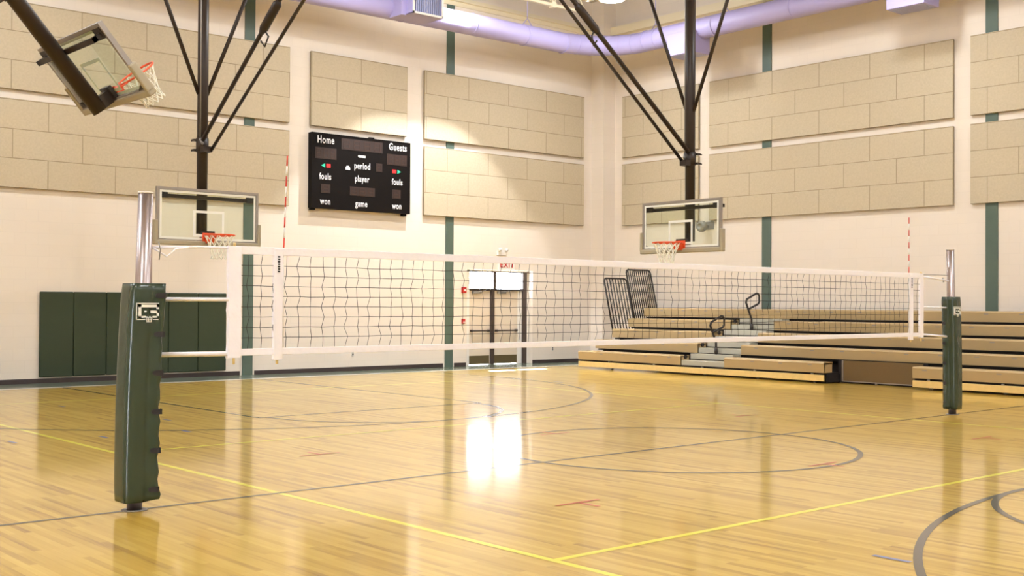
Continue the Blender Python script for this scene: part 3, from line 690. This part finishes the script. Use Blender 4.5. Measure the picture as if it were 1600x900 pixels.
# ------------------------------------------------------------------ volleyball posts
def lean_pt(x0, lx, z): return x0+lx*z
def post(label, x0, lx, ztop, seam, side, padz, hs=.140):
    """x0: foot; lx: lean per metre; side = -1 near post (net on +x), +1 far post (net on -x)"""
    t = empty('volleyball_post', label, 'volleyball post', (x0, 0, 0), group='volleyball posts')
    bm = mb(); tube(bm, [(0, 0, 0), (lx*ztop, 0, ztop)], .060, 28); obj('pole', bm, 'chrome', t)
    bm = mb(); tube(bm, [(lx*ztop, 0, ztop), (lx*ztop, 0, ztop+.012)], .063, 28); obj('pole_cap', bm, 'white_pl', t)
    bm = mb(); lathe(bm, [(.064, .001), (.105, .001), (.105, .006), (.064, .008)], 32); obj('floor_plate', bm, 'grey_metal', t)
    # track and slider on the net side
    bm = mb(); s = -side; box(bm, s*.055+lx*1.9, -.02, 1.85, s*.072+lx*1.9, .02, ztop-.02); obj('height_track', bm, 'chrome', t)
    # pad: rounded square sleeve with a pinched seam edge
    bm = mb(); n = 64; z0, z1 = padz; K = 30; rings = []
    for j in range(K+1):
        f = j/K; z = z0+(z1-z0)*f; R = []
        wob = .006*math.sin(7*f*PI+1)+.004*math.sin(17*f*PI)
        edge = min(1, f*12, (1-f)*12)**.5 if 0 < f < 1 else 0
        for k in range(n):
            a = 2*PI*k/n; c, s_ = math.cos(a), math.sin(a); p = 5.5
            r = (abs(c)**p+abs(s_)**p)**(-1/p)*hs*(.955+.045*edge)
            da = (a-seam+PI) % (2*PI)-PI
            r += (.030+.03*max(0, abs(2*f-1)-.8)*5*.6+wob+.010*math.sin(9*f*PI*2)*(1-abs(2*f-1)*.3))*math.exp(-(da/.16)**2)
            r -= (.012+.008*math.sin(12*f*PI))*math.exp(-((abs(da)-.42)/.16)**2)
            sag = .02*math.exp(-(da/.25)**2) if j == 0 else 0
            R.append(bm.verts.new((lx*z+.015*side*math.sin(f*PI)*1+r*c, r*s_, z+sag)))
        rings.append(R)
    for a, b in zip(rings, rings[1:]):
        for k in range(n):
            fc = bm.faces.new((a[k], a[(k+1) % n], b[(k+1) % n], b[k])); fc.smooth = True
    for rg in (rings[0], rings[-1]):
        # foam ring seen from the end
        z = rg[0].co.z; cx = sum(v.co.x for v in rg)/n
        inn = [bm.verts.new((lx*z+.062*math.cos(2*PI*k/n), .062*math.sin(2*PI*k/n), rg[k].co.z)) for k in range(n)]
        for k in range(n): bm.faces.new((rg[k], rg[(k+1) % n], inn[(k+1) % n], inn[k]))
    pad = obj('post_pad', bm, 'vinyl', t)
    # closure straps
    for z in [padz[0]+.10+i*(padz[1]-padz[0]-.2)/5 for i in range(6)]:
        bm = mb(); prev = None; N = 14
        for k in range(N+1):
            a = seam-.30+.46*k/N; c, s_ = math.cos(a), math.sin(a); r = (abs(c)**5.5+abs(s_)**5.5)**(-1/5.5)*hs
            da = a-seam; r += .043*math.exp(-(da/.16)**2)+.008
            hw_ = .022 if k > 3 else .010+.004*k
            cur = [bm.verts.new((lx*z+.013*side+r*c, r*s_, z-hw_)), bm.verts.new((lx*z+.013*side+r*c, r*s_, z+hw_))]
            if prev: bm.faces.new((prev[0], cur[0], cur[1], prev[1]))
            prev = cur
        so = obj('pad_strap', bm, 'strap', pad); so.modifiers.new('s', 'SOLIDIFY').thickness = .004
    # badge on the court-side face (faces -y)
    bz = 1.64; bx = lx*bz+(.0 if side < 0 else -.035); yb = -hs-.005
    bm = mb(); Q = 1.12; F = lambda a0, b0, a1, b1, y=.0: box(bm, bx+a0*Q, yb-.004-y, bz+b0*Q, bx+a1*Q, yb+.003, bz+b1*Q)
    hw_, hh = .098, .062
    F(-hw_, hh-.006, hw_, hh); F(-hw_, -hh, -.028, -hh+.006); F(.030, -hh, hw_, -hh+.006); F(-hw_, -hh, -hw_+.005, hh); F(hw_-.005, -hh, hw_, hh)
    F(-.080, .030, .080, .050); F(-.080, -.047, -.060, .050); F(-.080, -.047, -.026, -.034); F(.058, .018, .080, .050)
    F(.012, -.012, .080, .006); F(.060, -.047, .080, .006); F(.030, -.047, .080, -.034); F(-.036, -.006, -.020, .004)
    for a0, a1 in ((-.026, -.018), (-.018, .002), (.002, -.010), (.010, .020), (.026, .018)):
        tube(bm, [(bx+a0, yb-.004, bz-.040), (bx+a1, yb-.004, bz-.088)], .0028, 4)
    for zz in (-.05, -.07, -.086): tube(bm, [(bx-.024, yb-.004, bz+zz), (bx+.024, yb-.004, bz+zz)], .0024, 4)
    obj('badge', bm, 'white_mark', pad)
    return t
post('near volleyball post with dark green pad and white badge, left foreground', -6.751, .0275, 2.62, math.radians(-50), -1, (.078, 1.87))
post('far volleyball post with dark green pad, right side before the bleachers', 6.69, -.028, 2.60, math.radians(160), 1, (.085, 1.86), .122)

# ------------------------------------------------------------------ volleyball net
nt_ = empty('volleyball_net', 'black cord volleyball net with white tapes and striped antennas across the court', 'volleyball net', (0, 0, 0))
XL, XR, ZT, ZB = -5.86, 5.74, 2.21, 1.25
rnd = random.Random(3)
bm = mb(); nx = int((XR-XL)/.128); zs = [ZB+.06+k*(ZT-.07-ZB-.06)/9 for k in range(10)]
off_ = [[(rnd.uniform(-.013, .013), rnd.uniform(-.006, .006)) for _ in zs] for _ in range(nx+1)]
for i in range(1, nx):
    x = XL+(XR-XL)*i/nx
    pts = []
    for k, z in enumerate(zs):
        pts.append((x+off_[i][k][0]+(.010 if k % 2 else -.004), off_[i][k][1], z))
    tube(bm, pts, .0028, 4, caps=False)
for k, z in enumerate(zs[1:-1], 1):
    tube(bm, [(XL+(XR-XL)*i/nx, off_[i][k][1], z+rnd.uniform(-.003, .003)) for i in range(nx+1)], .0027, 4, caps=False)
obj('net_mesh', bm, 'cord', nt_)
def tape(name, x0, x1, z0, z1, th_=.014, wav=0):
    bm = mb(); n = max(2, int((x1-x0)/.1)); horiz = (x1-x0) > (z1-z0)
    if horiz: stations = [(x0+(x1-x0)*i/n) for i in range(n+1)]
    else: n = 14; stations = [z0+(z1-z0)*i/n for i in range(n+1)]
    prev = None
    for i, s in enumerate(stations):
        w = rnd.uniform(-wav, wav)
        if horiz: c = [(s, -th_, z0+w*.4), (s, th_, z0+w*.4), (s, th_, z1+w*.2), (s, -th_, z1+w*.2)]
        else: c = [(x0+w, -th_+w*.4, s), (x0+w, th_+w*.4, s), (x1+w*.5, th_, s), (x1+w*.5, -th_, s)]
        cur = [bm.verts.new(p) for p in c]
        if prev:
            for k in range(4): bm.faces.new((prev[k], prev[(k+1) % 4], cur[(k+1) % 4], cur[k]))
        else: bm.faces.new(cur)
        prev = cur
    bm.faces.new(prev[::-1]); o = obj(name, bm, 'tape', nt_, bevel=.004); return o
tape('top_tape', XL, XR, ZT-.068, ZT+.004, .010, .004); tape('bottom_tape', XL, XR, ZB-.002, ZB+.058, .009, .004)
tape('end_sleeve', -5.925, -5.80, ZB-.02, ZT-.0, .022, .008); tape('end_sleeve', 5.68, 5.78, ZB-.02, ZT, .018, .012)
for s in (-1, 1):
    sl = tape('sideline_sleeve', s*5.43-.045, s*5.43+.045, ZB-.05, ZT-.01, .020, .003)
    bm = mb(); xx = s*5.43
    for k in range(7): box(bm, xx-.012+.004*(k % 2), -.0245, 1.99+k*.022, xx+.012, -.020, 2.004+k*.022)
    obj('printed_mark', bm, 'strap', sl)
    bm = mb(); tube(bm, [(xx, 0, ZB-.05), (xx, 0, ZB-.085)], .012, 6); obj('sleeve_tie', bm, 'kick', sl)
    bm = mb(); xa = s*5.43+(.06 if s < 0 else -.055); n = 10; z0, z1 = 2.10, 3.05; xs = .03 if s < 0 else 0
    z0 = ZT; 
    tube(bm, [(xa, -.0, ZB), (xa, -.0, ZT)], .0055, 8, mi=1)
    seg = (z1-z0)/9
    for k in range(9):
        tube(bm, [(xa+xs*k/9, 0, z0+k*seg), (xa+xs*(k+1)/9, 0, z0+(k+1)*seg)], .0075, 8, mi=0 if k % 2 == 0 else 1)
    obj('antenna', bm, ['ant_red', 'ant_white'], nt_)
# ropes and straps to the posts
def rope(pts, r, m='rope', name='tension_rope'):
    bm = mb(); tube(bm, pts, r, 8); return obj(name, bm, m, nt_)
rope([(-5.86, 0, 2.195), (-6.2, 0, 2.192), (-6.622, -.0, 2.172)], .011)
rope([(-6.622, -.02, 2.17), (-6.50, -.025, 2.10), (-6.42, -.02, 2.165), (-6.30, -.01, 2.185)], .008)
rope([(-6.58, -.03, 2.22), (-6.56, -.035, 2.16), (-6.57, -.03, 2.07)], .006, 'grey_metal', 'line_hook')
rope([(-5.88, 0, 1.742), (-6.542, 0, 1.740)], .017); rope([(-5.88, 0, 1.268), (-6.555, 0, 1.275)], .021)
rope([(5.74, 0, 2.195), (6.562, 0, 2.20)], .005, 'frame'); rope([(5.74, 0, 2.165), (6.2, 0, 2.14), (6.562, 0, 2.11)], .014)
rope([(6.38, 0, 2.16), (6.41, 0, 2.09)], .010, 'grey_metal', 'line_hook')
rope([(5.74, 0, 1.70), (6.49, 0, 1.69)], .012); rope([(5.74, 0, 1.28), (6.50, 0, 1.235)], .017)
for x in (-5.86, 5.73): 
    bm = mb(); tube(bm, [(x, 0, ZT-.005), (x, 0, ZT+.03)], .013, 8); tube(bm, [(x, 0, ZB-.02), (x, 0, ZB-.075)], .011, 6); obj('dowel', bm, 'kick', nt_)
